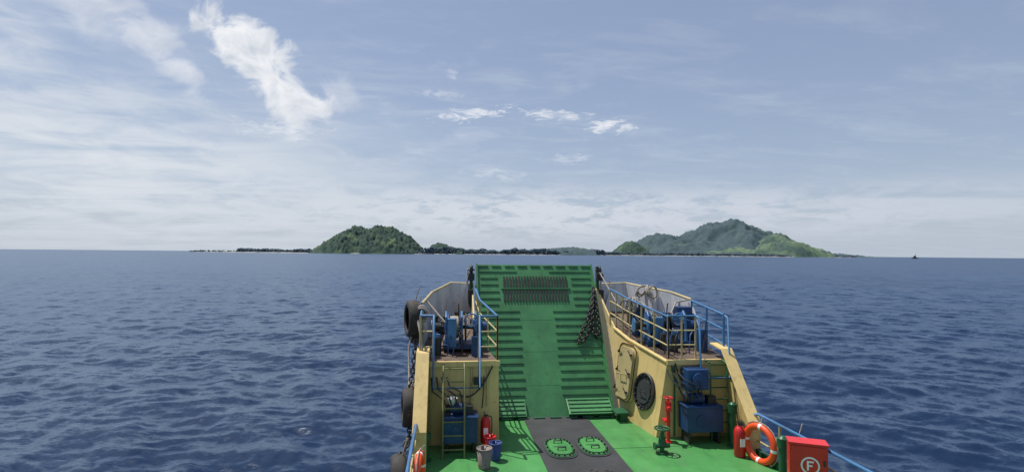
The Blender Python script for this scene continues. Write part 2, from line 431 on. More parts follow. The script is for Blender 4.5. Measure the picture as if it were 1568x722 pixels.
for k in range(6):
    x=random.uniform(-.3,1.0); y=random.uniform(12.9,13.1)
    b.tube([(x,y,1.95),(x+.03,y,2.2+random.random()*.3),(x-.1,y+.3,2.5+random.random()*.3)],.018,M_blu2 if k%2 else M_stl,6)
b.box((.75,13.0,2.2),(.25,.2,.5),M_blu2); b.box((6.7,13.2,2.25),(.25,.25,.6),M_blu2)
b.box((6.72,14.35,2.6),(.4,.35,.85),M_blu2); b.cyl((6.72,14.15,2.75),(6.72,14.05,2.75),.12,M_stl,16)
b.cyl((5.45,14.6,2.2),(5.45,14.6,2.85),.13,M_blu2,16); b.cyl((5.45,14.6,2.85),(5.45,14.6,2.95),.07,M_stl,12)
b.cyl((5.7,14.95,2.25),(5.7,14.95,2.95),.13,M_blu2,16); b.cyl((5.7,14.95,2.95),(5.7,14.95,3.05),.07,M_stl,12)
for x,y in ((5.75,13.3),(5.95,13.15),(-.2,13.1)):
    b.cyl((x,y,2.0),(x,y,2.42),.09,M_stl,14); b.cyl((x,y,2.42),(x,y,2.5),.06,M_blu,12)
b.obj('hydraulic_pipes',ferry)

def coil(c,axis,R,n,name='mooring_rope',r=.026,spread=.05,tail=None):
    b=B([]); pts=[]
    ax=Vector(axis).normalized(); a=Vector((0,0,1)) if abs(ax.z)<.9 else Vector((1,0,0)); u=ax.cross(a).normalized(); w=ax.cross(u)
    for i in range(n*14):
        t=2*math.pi*i/14; rr=R*(1+.18*mnoise.noise(Vector((i*.11,R,3)))); 
        pts.append(Vector(c)+u*math.cos(t)*rr*.8+w*math.sin(t)*rr+ax*(spread*mnoise.noise(Vector((i*.07,1,R*9)))*2)+Vector((0,0,.04*math.sin(i*.37))))
    if tail: pts+= [Vector(p) for p in tail]
    b.tube(pts,r,M_rope,7); b.obj(name)
coil((5.35,14.6,3.05),(1,-.6,0),.18,4,spread=.15,r=.03)
coil((6.3,15.9,3.35),(.4,-1,0),.15,4,spread=.3,r=.03)
coil((-.62,13.15,3.0),(.3,-1,0),.16,6,spread=.12,r=.03,tail=[(-.6,12.6,2.6),(-.55,12.5,2.2),(-.5,12.45,1.9)])
coil((-.3,15.2,2.45),(0,0,1),.3,6,spread=.08,r=.03)
b=B([])
b.tube([(4.95,16.6,3.9),(5.2,15.4,2.9),(5.15,14.9,3.2),(5.5,14.4,3.15),(5.6,13.8,2.95),(5.9,13.7,2.6)],.022,M_rope,6)
b.tube([(-.7,13.6,3.2),(-.9,13.0,2.2),(-.85,12.6,1.3),(-.75,12.2,1.5)],.022,M_rope,6)
b.tube([(-.55,14.2,3.25),(-.2,13.7,2.9),(.0,13.5,2.7)],.024,M_rope,6)
b.tube([(6.95,14.5,3.2),(6.5,14.3,3.15),(6.2,14.0,2.8),(5.9,13.95,2.65)],.024,M_rope,6)
b.obj('mooring_rope')
def catenary(p,q,sag,n):
    p=Vector(p);q=Vector(q); return [p.lerp(q,i/n)-Vector((0,0,sag*4*(i/n)*(1-i/n))) for i in range(n+1)]
def chain(paths,name='anchor_chain',L=.11,r=.017):
    b=B([])
    for pts in paths:
        d=[0]
        for a,c in zip(pts[:-1],pts[1:]): d.append(d[-1]+(c-a).length)
        n=int(d[-1]/(L*.75)); 
        for i in range(n):
            t=(i+.5)/n*d[-1]; k=max(j for j in range(len(d)-1) if d[j]<=t); f=(t-d[k])/(d[k+1]-d[k]); p=pts[k].lerp(pts[k+1],f)
            tg=(pts[k+1]-pts[k]).normalized()
            ax=tg.cross(Vector((1,.3,.1))).normalized()
            if i%2: ax=ax.cross(tg)
            b.torus(p,ax,L*.36,r,M_stl,10,5,q=tg,sc=1.45)
    b.obj(name)
def onramp(x,z,n=.09):
    return Vector((x,14.3+z/4.15*2.5-n/sa,z))
def rpath(pts,k=8):
    P=[onramp(*p) for p in pts]; out=[]
    for i in range(len(P)-1):
        p0=P[max(i-1,0)];p1=P[i];p2=P[i+1];p3=P[min(i+2,len(P)-1)]
        for j in range(k):
            t=j/k; out.append(.5*((2*p1)+(p2-p0)*t+(2*p0-5*p1+4*p2-p3)*t*t+(3*p1-p0-3*p2+p3)*t**3))
    out.append(P[-1]); return out
chain([rpath([(4.64,3.45),(4.52,2.9),(4.38,2.4),(4.14,1.98),(3.92,1.86),(4.02,2.1),(4.24,2.4),(4.5,2.95),(4.62,3.4)]),
       rpath([(4.64,3.45),(4.64,2.7),(4.62,2.25),(4.52,2.02),(4.44,2.2),(4.5,2.7),(4.62,3.35)])],L=.13,r=.02)
chain([catenary((.95,16.5,3.5),(.95,15.3,2.3),.5,14)],L=.14,r=.022)
chain([catenary((-.72,12.9,2.4),(-.85,12.2,1.4),.3,12),catenary((-.72,12.6,1.9),(-.8,11.3,.5),.5,14),catenary((-.72,10.3,.9),(-.82,9.9,.8),.1,5)],L=.14,r=.022)

# ---------------- tyres
def tyre(x,y,z,R,tilt=0):
    b=B([]); n=30
    prof=[(-.13,.62),(-.15,.8),(-.13,.95),(-.06,1.0),(.06,1.0),(.13,.95),(.15,.8),(.13,.62),(.09,.66),(.1,.8),(0,.88),(-.1,.8),(-.09,.66)]
    vs=[]
    T=Matrix.Translation((x,y,z))@Matrix.Rotation(tilt,4,'Z')
    for i in range(n):
        t=2*math.pi*i/n
        for (h,q) in prof:
            g=1+(.018 if (i%2 and q>.94) else 0)
            vs.append(T@Vector((h*R/.45,q*R*math.cos(t)*g,q*R*math.sin(t)*g)))
    k=len(prof); fs=[(i*k+j,((i+1)%n)*k+j,((i+1)%n)*k+(j+1)%k,i*k+(j+1)%k) for i in range(n) for j in range(k)]
    b.add(vs,fs,M_rub,True)
    b.tube([(x+.05,y,z+R*.75),(x+.1,y,z+R*1.3),(x+.16,y,z+R*1.7)],.014,M_rope,5)
    b.obj('tyre_fender')
tyre(-.84,13.35,2.85,.46,.25); tyre(-.82,13.9,2.6,.44,.1); tyre(-.83,12.1,1.02,.42,.15); tyre(-.83,9.85,.38,.43,.1); tyre(-.83,7.0,.35,.43); tyre(7.25,10.2,.3,.42,-.1); tyre(7.25,6.5,.3,.42)

def ring(x,y,z,R,rot):
    b=B([]); b.T=Matrix.Translation((x,y,z))@Matrix.Rotation(rot,4,'Z')
    n=40
    b.torus((0,0,0),(1,0,0),R,R*.2,M_org,n,12,matfn=lambda i: M_ww if (i%10) in (0,) else M_org)
    pts=[]
    for i in range(48):
        t=2*math.pi*i/48; rr=R*(1.23+.05*abs(math.sin(2*t))); pts.append((0,rr*math.cos(t),rr*math.sin(t)))
    b.tube(pts,.012,M_rope,5,closed=True); b.tube([(0.02,0,R*1.1),(.08,0,R*1.5)],.012,M_rope,5)
    b.obj('life_buoy')
ring(6.80,10.75,.42,.37,.28); ring(-.45,9.75,.50,.34,-.1)

def ext(x,y,z,h,r):
    b=B([])
    rr=[r*.9,r,r,r*.97,r*.7,r*.3,r*.28]; zz=[0,.02,h*.6,h*.72,h*.82,h*.86,h*.9]
    b.tube([(x,y,z+k) for k in zz],rr,M_red,18)
    b.cyl((x,y,z+h*.88),(x,y,z+h*.93),r*.38,M_stl,12)
    b.box((x-.03,y-.05,z+h*.96),(.03,.2,.02),M_stl); b.box((x-.03,y-.06,z+h*1.0),(.03,.18,.02),M_stl)
    b.tube([(x+.04,y,z+h*.9),(x+r*1.2,y-.02,z+h*.85),(x+r*1.25,y-.05,z+h*.5),(x+r*1.05,y-.06,z+h*.2)],.014,M_blk,7)
    b.box((x,y-r*.98,z+h*.42),(r*.9,.012,h*.22),M_ww)
    b.obj('fire_extinguisher')
ext(6.57,11.15,.02,.78,.125); ext(.93,12.2,.15,.68,.115)

b=B([]); T=Matrix.Translation((6.62,9.0,.42))@Matrix.Rotation(-.45,4,'Z'); b.T=T
b.box((0,0,.33),(.62,.28,.66),M_red); b.box((0,-.15,.33),(.56,.02,.60),M_red)
b.cyl((.02,-.162,.30),(.02,-.168,.30),.155,M_ww,32); b.cyl((.02,-.1685,.30),(.02,-.172,.30),.125,M_red,32)
b.box((-.02,-.175,.30),(.032,.006,.17),M_ww); b.box((.025,-.175,.37),(.1,.0062,.03),M_ww); b.box((.015,-.175,.30),(.08,.0062,.028),M_ww)
b.box((.25,-.165,.36),(.03,.03,.1),M_stl)
for x in(-.25,.25): b.box((x,0,-.2),(.04,.2,.42),M_stl)
b.box((0,0,.675),(.66,.33,.03),M_red)
b.obj('fire_hose_cabinet',None,.008)

def vent(x,y,h,r,mat,name='deck_vent_pipe'):
    b=B([]); b.cyl((x,y,0),(x,y,h*.8),r,mat,14); b.cyl((x,y,h*.8),(x,y,h),r*1.5,mat,16); b.cyl((x,y,h),(x,y,h+.04),r*1.2,mat,16,r*.6); b.cyl((x,y,0),(x,y,.04),r*1.8,mat,14); b.obj(name,None,.005)
vent(6.72,9.85,.86,.075,M_gvl); vent(6.75,11.75,1.0,.07,M_gvl); vent(-.42,11.6,.6,.08,M_gvl)
def valve(x,y,h,mat,wm,name):
    b=B([]); b.cyl((x,y,0),(x,y,.05),.14,mat,16); b.cyl((x,y,.05),(x,y,h*.8),.05,mat,12); b.cyl((x,y,h*.35),(x,y,h*.6),.1,mat,14,.07)
    b.torus((x,y,h*.95),(0,0,1),.16,.022,wm,22,7); b.cyl((x,y,h*.8),(x,y,h),.02,M_stl,8)
    for k in range(3):
        a=k*math.pi/3; b.tube([(x-.16*math.cos(a),y-.16*math.sin(a),h*.95),(x+.16*math.cos(a),y+.16*math.sin(a),h*.95)],.014,wm,5)
    b.cyl((x-.17,y,h*.3),(x+.17,y,h*.3),.05,mat,12); b.cyl((x-.19,y,h*.3),(x-.15,y,h*.3),.08,mat,12)
    b.obj(name)
valve(4.9,11.5,.6,M_gvl,M_gvl,'valve_handwheel')
b=B([]); x,y=5.33,12.15
b.cyl((x,y,0),(x,y,1.0),.045,M_red,12); b.cyl((x,y,.0),(x,y,.04),.1,M_red,12); b.cyl((x,y,.75),(x,y,.98),.075,M_red,14); b.cyl((x,y-.02,.85),(x-.05,y-.2,.85),.05,M_red,12); b.torus((x,y,1.07),(0,0,1),.1,.016,M_red,18,6)
b.cyl((x,y,1),(x,y,1.08),.02,M_stl,8); b.cyl((x-.1,y,1.07),(x+.1,y,1.07),.012,M_red,6)
b.box((x,y+.12,.5),(.14,.2,.05),M_red)
b.obj('fire_hydrant')

def pack(x0,x1,y,z0,z1,tank):
    e=empty('hydraulic_power_pack'); b=B([]); xm=(x0+x1)/2; w=x1-x0
    b.box((xm,y,(z0+z1)/2),(w,.5,z1-z0),M_blu2); b.box((xm,y,z1+.015),(w+.05,.55,.03),M_blu2)
    for x in(x0+.08,x1-.08): b.box((x,y,z0/2),(.06,.4,z0),M_stl)
    b.cyl((xm-.1,y-.252,(z0+z1)/2),(xm-.1,y-.27,(z0+z1)/2),.12,M_blu2,20)
    b.obj('reservoir',e,.012)
    b=B([]); b.cyl((x0+.15,y,z1+.16),(x0+.5,y,z1+.16),.12,M_blu2,18); b.cyl((x0+.05,y,z1+.16),(x0+.15,y,z1+.16),.09,M_stl,14)
    for i in range(6): b.cyl((x0+.2+i*.05,y,z1+.16),(x0+.215+i*.05,y,z1+.16),.135,M_blu2,18)
    b.box((x1-.2,y,z1+.12),(.2,.2,.2),M_stl)
    b.obj('motor',e)
    if tank:
        b=B([]); b.box((xm-.1,y+.1,1.5),(.55,.4,.5),M_blu2); b.cyl((xm-.1,y-.1,1.5),(xm-.1,y-.16,1.5),.17,M_blu2,20); b.obj('valve_block',e,.03)
    b=B([])
    for k in range(4):
        xx=x0+.1+k*.12
        b.tube([(xx,y-.1,z1+.1),(xx-.1,y-.2,z1+.4+.06*k),(xx-.35,y-.05,z1+.55+.05*k),(xx-.4,y+.25,z1+.8)],.018,M_blk,7)
    b.obj('hoses',e)
pack(5.7,6.6,12.15,.3,.88,True); pack(-.03,.73,12.15,.24,.8,False)
b=B([]); b.cyl((.15,12.1,1.02),(.15,12.1,1.2),.03,M_ww,16,.13); b.cyl((.15,12.1,.84),(.15,12.1,1.02),.03,M_ww,10); b.obj('oil_funnel')
def bucket(x,y,h,r,mat):
    b=B([]); b.tube([(x,y,.02),(x,y,h),(x,y,h+.001),(x,y,.05)],[r*.78,r,r*.95,r*.72],mat,20,cap=True); b.torus((x,y,h),(0,0,1),r,.012,mat,20,6)
    b.tube([(x-r,y,h*.95),(x-r*.6,y-r*.5,h*.75),(x+r*.6,y-r*.5,h*.75),(x+r,y,h*.95)],.007,M_stl,5); b.obj('bucket')
bucket(.83,11.1,.42,.16,M_bkt); bucket(1.1,11.5,.38,.14,M_bbl); bucket(1.0,11.85,.4,.14,M_red)
b=B([])
for x,z0,z1 in ((5.62,0.05,1.8),(6.25,1.0,1.8),(-.35,.05,1.85),(.98,.9,1.85),(.6,.9,1.8)):
    b.tube([(x,12.44,z0),(x,12.44,z1)],.022,M_yel2 if x<1 else M_gvl,7)
b.box((5.95,12.42,1.2),(.2,.12,.25),M_wht); b.box((-.2,12.42,1.35),(.2,.12,.25),M_yel2); b.box((.75,12.42,1.5),(.18,.12,.16),M_stl)
b.tube(catenary((1.1,12.42,1.85),(.3,12.4,1.2),.3,10),.02,M_blk,6); b.tube(catenary((.9,12.42,1.6),(.85,12.35,.9),.2,8),.016,M_blk,6)
b.tube(catenary((5.5,12.35,1.8),(5.95,12.0,1.1),.35,10),.022,M_blk,7); b.tube(catenary((5.6,12.35,1.85),(6.0,12.1,1.3),.3,10),.02,M_blk,7)
b.obj('wall_piping',ferry)

# ------------------------------------------------------------ islands
def W(u,d): return u*.9924+d*.1227, -u*.1227+d*.9924
def fbm(x,y,z,o=4):
    return mnoise.fractal(Vector((x,y,z)),1.0,2.0,o)
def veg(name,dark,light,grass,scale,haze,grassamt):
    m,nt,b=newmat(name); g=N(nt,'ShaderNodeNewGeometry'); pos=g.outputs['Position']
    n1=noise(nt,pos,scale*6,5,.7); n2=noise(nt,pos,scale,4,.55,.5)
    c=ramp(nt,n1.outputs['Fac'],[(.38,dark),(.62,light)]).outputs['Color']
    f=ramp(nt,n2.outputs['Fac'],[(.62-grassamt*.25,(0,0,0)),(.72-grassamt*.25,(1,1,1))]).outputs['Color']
    c=mix(nt,f,c,grass); c=mix(nt,haze,c,(.125,.17,.235))  # aerial haze painted into the base colour as a bluish tint
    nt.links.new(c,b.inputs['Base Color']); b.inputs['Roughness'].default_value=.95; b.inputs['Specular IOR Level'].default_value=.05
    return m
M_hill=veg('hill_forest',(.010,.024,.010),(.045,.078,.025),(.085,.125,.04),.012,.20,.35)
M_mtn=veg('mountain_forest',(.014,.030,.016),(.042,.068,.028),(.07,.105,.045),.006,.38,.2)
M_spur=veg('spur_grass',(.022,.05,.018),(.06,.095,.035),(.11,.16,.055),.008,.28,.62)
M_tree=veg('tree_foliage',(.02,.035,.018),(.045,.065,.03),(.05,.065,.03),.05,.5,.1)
def land(name,u0,u1,d0,dw,step,prof,mat,amp,cell,seed,ridge=0):
    us=np.arange(u0,u1+step,step); ds=np.arange(-dw,dw*1.0+step,step*1.5)
    vs=[];
    pu=[p[0] for p in prof]; ph=[p[1] for p in prof]
    for d in ds:
        for u in us:
            w=fbm(u*.004+seed,d*.004,seed,3)*30
            h=float(np.interp(u+w*.25,pu,ph)); t=abs(d/dw)
            hd=h/max(ph); e=max(0,1-t*t/(0.15+.85*hd)) if hd>0 else 0
            z=h*e**.8
            if ridge: z*=1-ridge*abs(fbm(u/(cell*9)+seed,d/(cell*9),seed,4))*min(1,t*3+.1)
            k=min(1,z/(amp*1.5+1))
            z+=amp*k*(mnoise.noise(Vector((u/cell,d/cell,seed)))+.9*mnoise.noise(Vector((u/cell*2.3,d/cell*2.3,seed+5))))
            if h<=0.01 or e<=0: z=-3
            x,y=W(u,d0+d); vs.append((x,y,SEA+z))
    nu=len(us); nd=len(ds)
    fs=[(j*nu+i,j*nu+i+1,(j+1)*nu+i+1,(j+1)*nu+i) for j in range(nd-1) for i in range(nu-1)]
    me=bpy.data.meshes.new(name); me.from_pydata(vs,[],fs); me.materials.append(mat)
    me.polygons.foreach_set('use_smooth',[True]*len(fs)); me.update()
    o=bpy.data.objects.new(name,me); scene.collection.objects.link(o); return o
def pr(lst,D,base):
    s=D/800; return [((x-784)*s,max(0,(base-y)*s)) for x,y in lst]
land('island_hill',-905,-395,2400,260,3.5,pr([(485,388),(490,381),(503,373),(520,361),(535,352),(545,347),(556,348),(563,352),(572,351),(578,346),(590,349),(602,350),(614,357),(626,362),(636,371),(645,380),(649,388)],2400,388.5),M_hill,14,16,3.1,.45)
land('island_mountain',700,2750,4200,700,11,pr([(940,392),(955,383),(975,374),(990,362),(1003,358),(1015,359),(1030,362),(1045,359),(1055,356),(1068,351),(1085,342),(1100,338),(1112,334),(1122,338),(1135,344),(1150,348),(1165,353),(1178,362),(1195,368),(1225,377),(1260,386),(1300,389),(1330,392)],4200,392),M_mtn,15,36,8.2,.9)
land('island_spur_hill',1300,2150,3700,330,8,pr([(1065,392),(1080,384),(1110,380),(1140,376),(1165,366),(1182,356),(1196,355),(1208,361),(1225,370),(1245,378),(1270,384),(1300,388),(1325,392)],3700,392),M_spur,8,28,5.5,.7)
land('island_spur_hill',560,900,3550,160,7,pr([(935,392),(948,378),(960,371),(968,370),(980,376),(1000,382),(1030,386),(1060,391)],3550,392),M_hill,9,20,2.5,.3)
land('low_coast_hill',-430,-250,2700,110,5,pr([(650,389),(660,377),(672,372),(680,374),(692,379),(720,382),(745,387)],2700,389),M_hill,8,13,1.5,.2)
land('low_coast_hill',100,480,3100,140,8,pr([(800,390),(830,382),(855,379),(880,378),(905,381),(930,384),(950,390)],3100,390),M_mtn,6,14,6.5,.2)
m,nt,bb=newmat('beach_sand'); g=N(nt,'ShaderNodeNewGeometry'); n=noise(nt,g.outputs['Position'],.03,5)
c=ramp(nt,n.outputs['Fac'],[(.4,(.22,.22,.20)),(.6,(.46,.45,.42))]); nt.links.new(c.outputs['Color'],bb.inputs['Base Color']); bb.inputs['Roughness'].default_value=.9
M_sand=m
b=B([])
front=[(-1560,2560),(-1300,2500),(-1000,2440),(-900,2280),(-640,2130),(-400,2250),(-380,2520),(0,2850),(400,3000),(600,3330),(800,3370),(1300,3340),(1700,3330),(2100,3450),(2500,3800),(2760,4150)]
fine=[]
for (u,d),(u2,d2) in zip(front[:-1],front[1:]):
    for k in range(10):
        t=k/10; fine.append((lerp(u,u2,t),lerp(d,d2,t)+12*mnoise.noise(Vector((lerp(u,u2,t)*.02,3,1)))))
fine.append(front[-1])
vs=[];fs=[]
for i,(u,d) in enumerate(fine):
    hh=.75+.5*mnoise.noise(Vector((u*.006,7,2)))
    for off,z in ((0,-.5),(18,2.7*hh),(60,3.8),(500,4)):
        x,y=W(u,d+off); vs.append((x,y,SEA+z*(1 if -1500<u<2700 else .4)))
for i in range(len(fine)-1):
    for j in range(3): fs.append((i*4+j,(i+1)*4+j,(i+1)*4+j+1,i*4+j+1))
b.add(vs,fs,M_sand); b.obj('beach')
import bmesh
bm=bmesh.new(); bmesh.ops.create_icosphere(bm,subdivisions=1,radius=1); bv=np.array([v.co[:] for v in bm.verts]); bf=np.array([[v.index for v in f.verts] for f in bm.faces]); bm.free()
pos=[];
fu=np.array([p[0] for p in fine]); fd=np.array([p[1] for p in fine])
def strip(u0,u1,n,o0,o1,r0,r1,h):
    for _ in range(n):
        u=rng.uniform(u0,u1); off=rng.uniform(o0,o1); d=float(np.interp(u,fu,fd))+off
        env=.72+.18*math.sin(u*.013)+.14*math.sin(u*.037+1)+.12*math.sin(u*.11)
        env=max(.35,env); r=rng.uniform(r0,r1); pos.append((u,d,SEA+3+h*env*rng.uniform(.05,1)**.8,r))
strip(-1330,-900,900,22,120,3.5,7,15)
strip(-1600,-1330,110,18,60,2.5,5,5)
strip(-900,-400,420,22,60,3,7,7)
strip(-400,600,4600,24,260,4,9,28)
strip(600,1500,1700,24,160,5,10,17)
strip(1500,2350,1200,24,160,5,9,12)
strip(2300,2740,320,14,60,4,8,7)
P=np.array(pos); n=len(P)
wx,wy=W(P[:,0],P[:,1])
sc=rng.uniform(.7,1.3,(n,1,3)); jit=rng.uniform(.72,1.25,(n,len(bv),1))
V=bv[None]*sc*jit*P[:,3][:,None,None]; V[:,:,0]+=wx[:,None]; V[:,:,1]+=wy[:,None]; V[:,:,2]+=P[:,2][:,None]
F=(bf[None]+ (np.arange(n)*len(bv))[:,None,None]).reshape(-1,3)
def npmesh(name,V,F,mat,smooth):
    me=bpy.data.meshes.new(name); k=F.shape[1]
    me.vertices.add(len(V)); me.vertices.foreach_set('co',V.astype(np.float32).ravel())
    me.loops.add(F.size); me.loops.foreach_set('vertex_index',F.astype(np.int32).ravel())
    me.polygons.add(len(F)); me.polygons.foreach_set('loop_start',np.arange(0,F.size,k,dtype=np.int32))
    me.polygons.foreach_set('use_smooth',np.full(len(F),smooth)); me.materials.append(mat); me.update(calc_edges=True); me.validate()
    o=bpy.data.objects.new(name,me); scene.collection.objects.link(o); return o
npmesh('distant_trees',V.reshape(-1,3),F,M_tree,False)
b=B([])
for u in (-1500,-1445,-1400,-1395,-1340):
    d=float(np.interp(u,fu,fd))+20; x,y=W(u,d); h=4
    b.prism([(x-6,y,SEA+1.5),(x+6,y,SEA+1.5),(x+6,y,SEA+1.5+h),(x,y,SEA+1.5+h*1.6),(x-6,y,SEA+1.5+h)],(0,8,0),M_ww)
b.obj('coastal_village')
b=B([]); T=Matrix.Translation((*W(1545,2000),SEA))@Matrix.Scale(1.6,4); b.T=T
b.prism([(-7,0,0),(7,0,0),(9,0,2),(-9,0,2)],(0,3,0),M_hull); b.box((-1,1.5,3.2),(7,2.5,2.4),M_hull); b.box((-1,1.5,5.6),(4,2,2.4),M_hull); b.tube([(2,1.5,2),(2,1.5,11)],.4,M_hull,6); b.tube([(2,1.5,8),(-5,1.5,5)],.25,M_hull,5)
b.obj('fishing_boat')

# ------------------------------------------------------------ sea
m=bpy.data.materials.new('sea_water'); m.use_nodes=True; nt=m.node_tree; nt.nodes.clear()
g=N(nt,'ShaderNodeNewGeometry'); pos=g.outputs['Position']
mp=N(nt,'ShaderNodeMapping'); mp.inputs['Rotation'].default_value=(0,0,.5); mp.inputs['Scale'].default_value=(1,1.8,1); nt.links.new(pos,mp.inputs['Vector'])
def vadd(a,b_,op='ADD'):
    v=N(nt,'ShaderNodeVectorMath'); v.operation=op; nt.links.new(a,v.inputs[0])
    if hasattr(b_,'is_output'): nt.links.new(b_,v.inputs[1])
    else: v.inputs[1].default_value=b_
    return v.outputs[0]
acc=g.outputs['Normal']
for sc_,k in ((.12,.28),(.5,.42),(1.7,.52),(6.5,.45)):
    nn=noise(nt,mp.outputs['Vector'],sc_,2.5,.6)
    v=vadd(nn.outputs['Color'],(.5,.5,.5),'SUBTRACT'); v=vadd(v,(k,k,0),'MULTIPLY'); acc=vadd(acc,v)
nv=N(nt,'ShaderNodeVectorMath'); nv.operation='NORMALIZE'; nt.links.new(acc,nv.inputs[0]); NRM=nv.outputs[0]
n5=noise(nt,pos,.012,4,.6)
c=ramp(nt,n5.outputs['Fac'],[(.35,(.0075,.019,.050)),(.65,(.011,.027,.068))])
df=N(nt,'ShaderNodeBsdfDiffuse'); nt.links.new(c.outputs['Color'],df.inputs['Color'])
gl=N(nt,'ShaderNodeBsdfGlossy'); gl.inputs['Color'].default_value=(.76,.88,1,1); gl.inputs['Roughness'].default_value=.24; nt.links.new(NRM,gl.inputs['Normal'])
fr=N(nt,'ShaderNodeFresnel'); fr.inputs['IOR'].default_value=1.333; nt.links.new(NRM,fr.inputs['Normal'])
fac=mth(nt,'MINIMUM',mth(nt,'MULTIPLY',mth(nt,'POWER',fr.outputs[0],1.15),1.1),.36)
mx=N(nt,'ShaderNodeMixShader'); nt.links.new(fac,mx.inputs[0]); nt.links.new(df.outputs[0],mx.inputs[1]); nt.links.new(gl.outputs[0],mx.inputs[2])
o_=N(nt,'ShaderNodeOutputMaterial'); nt.links.new(mx.outputs[0],o_.inputs['Surface'])
M_sea=m
rad=np.concatenate([[.5,3],6*np.exp(np.linspace(0,math.log(500/6),760)),500*np.exp(np.linspace(0.03,math.log(60000/500),50))])
az=np.concatenate([np.linspace(-50,64,950),np.linspace(64,310,80)[1:-1]]); az=np.radians(az)
R_,A_=np.meshgrid(rad,az,indexing='ij'); X=R_*np.sin(A_); Y=R_*np.cos(A_); Z=np.zeros_like(X)
dr=np.gradient(rad)[:,None]*np.ones_like(X)
wd=math.radians(215)
for i in range(90):
    lam=.45*math.exp(rng.uniform(0,math.log(8/.45))); th=wd+rng.normal(0,.6); k=2*math.pi/lam
    a=.0052*lam*(1 if lam<2.2 else (2.2/lam)**.9); ph=rng.uniform(0,6.283)
    fade=np.clip(lam/(dr*3)-.5,0,1)
    s_=np.sin(k*(X*math.sin(th)+Y*math.cos(th))+ph+.8*np.sin(X*.05+i)*np.cos(Y*.043+i*2)+.6*np.sin(X*.31+i*3)*np.cos(Y*.27+i))
    Z+=a*fade*(s_+.3*np.abs(s_))
Z-=Z[300:500,:900].mean()
Z=.2*np.tanh(Z/.2)
nr,na=X.shape; V=np.stack([X,Y,Z+SEA],-1).reshape(-1,3)
I=np.arange(nr-1)[:,None]*na; J=np.arange(na)[None,:]; J2=(J+1)%na
F=np.stack([I+J,I+na+J,I+na+J2,I+J2],-1).reshape(-1,4)[:,::-1]
npm=npmesh('sea',V,F,M_sea,True)

# ------------------------------------------------------------ sky
w=bpy.data.worlds.new('sky'); scene.world=w; w.use_nodes=True; nt=w.node_tree; nt.nodes.clear()
out=N(nt,'ShaderNodeOutputWorld'); bg=N(nt,'ShaderNodeBackground'); nt.links.new(bg.outputs[0],out.inputs[0])
sd=Vector((-.30,.24,.917)).normalized()
sky=N(nt,'ShaderNodeTexSky'); sky.sky_type='NISHITA'; sky.sun_disc=False
sky.sun_elevation=math.asin(sd.z); sky.sun_rotation=math.atan2(sd.x,sd.y); sky.air_density=1.0; sky.dust_density=1.2; sky.ozone_density=1.5; sky.altitude=10
tc=N(nt,'ShaderNodeTexCoord'); d=tc.outputs['Generated']
sx=N(nt,'ShaderNodeSeparateXYZ'); nt.links.new(d,sx.inputs[0]); x_,y_,z_=sx.outputs
AZ=mth(nt,'MULTIPLY',mth(nt,'ARCTAN2',x_,y_),57.2958); EL=mth(nt,'MULTIPLY',mth(nt,'ARCSINE',z_),57.2958)
def comb(a,b_,c_=0.0):
    n=N(nt,'ShaderNodeCombineXYZ')
    for i,v in enumerate((a,b_,c_)):
        if hasattr(v,'is_output'): nt.links.new(v,n.inputs[i])
        else: n.inputs[i].default_value=v
    return n.outputs[0]
def gauss(a0,e0,w1,w2,th=0,p=1):
    da=mth(nt,'SUBTRACT',AZ,a0); de=mth(nt,'SUBTRACT',EL,e0); c_,s_=math.cos(th),math.sin(th)
    p1=mth(nt,'MULTIPLY_ADD',de,s_/w1,mth(nt,'MULTIPLY',da,c_/w1)); p2=mth(nt,'MULTIPLY_ADD',de,c_/w2,mth(nt,'MULTIPLY',da,-s_/w2))
    q=mth(nt,'ADD',mth(nt,'MULTIPLY',p1,p1),mth(nt,'MULTIPLY',p2,p2))
    return mth(nt,'POWER',2.71828,mth(nt,'MULTIPLY',mth(nt,'POWER',q,p),-1))
def sstep(v,a,b_):
    m_=N(nt,'ShaderNodeMapRange'); m_.interpolation_type='SMOOTHSTEP'; nt.links.new(v,m_.inputs[0]); m_.inputs[1].default_value=a; m_.inputs[2].default_value=b_; return m_.outputs[0]
zz=mth(nt,'ADD',mth(nt,'MAXIMUM',z_,0),.06)
pc=comb(mth(nt,'DIVIDE',x_,zz),mth(nt,'DIVIDE',y_,zz))
mpp=N(nt,'ShaderNodeMapping'); mpp.inputs['Rotation'].default_value=(0,0,.35); mpp.inputs['Scale'].default_value=(.45,1.0,1); nt.links.new(pc,mpp.inputs['Vector'])
nv1=noise(nt,mpp.outputs['Vector'],.8,5,.6,.6).outputs['Fac']
nv2=noise(nt,mpp.outputs['Vector'],2.6,5,.65,.4).outputs['Fac']
sph=comb(AZ,mth(nt,'MULTIPLY',EL,1.25))
nc=noise(nt,sph,.26,7,.58,.5).outputs['Fac']
nst=noise(nt,comb(mth(nt,'MULTIPLY',AZ,.35),mth(nt,'MULTIPLY',EL,1.5)),.42,6,.6,.5).outputs['Fac']
nf=noise(nt,comb(mth(nt,'MULTIPLY',AZ,.8),mth(nt,'MULTIPLY',EL,2.6)),.6,6,.68,.8).outputs['Fac']
skyc=N(nt,'ShaderNodeVectorMath'); skyc.operation='SCALE'; nt.links.new(sky.outputs[0],skyc.inputs[0]); skyc.inputs['Scale'].default_value=.10
col=skyc.outputs[0]
col=mix(nt,.45,col,(.38,.46,.65))
hz=mth(nt,'MULTIPLY',mth(nt,'POWER',2.71828,mth(nt,'MULTIPLY',mth(nt,'ABSOLUTE',EL),-.13)),.75)
col=mix(nt,hz,col,(.53,.60,.70))
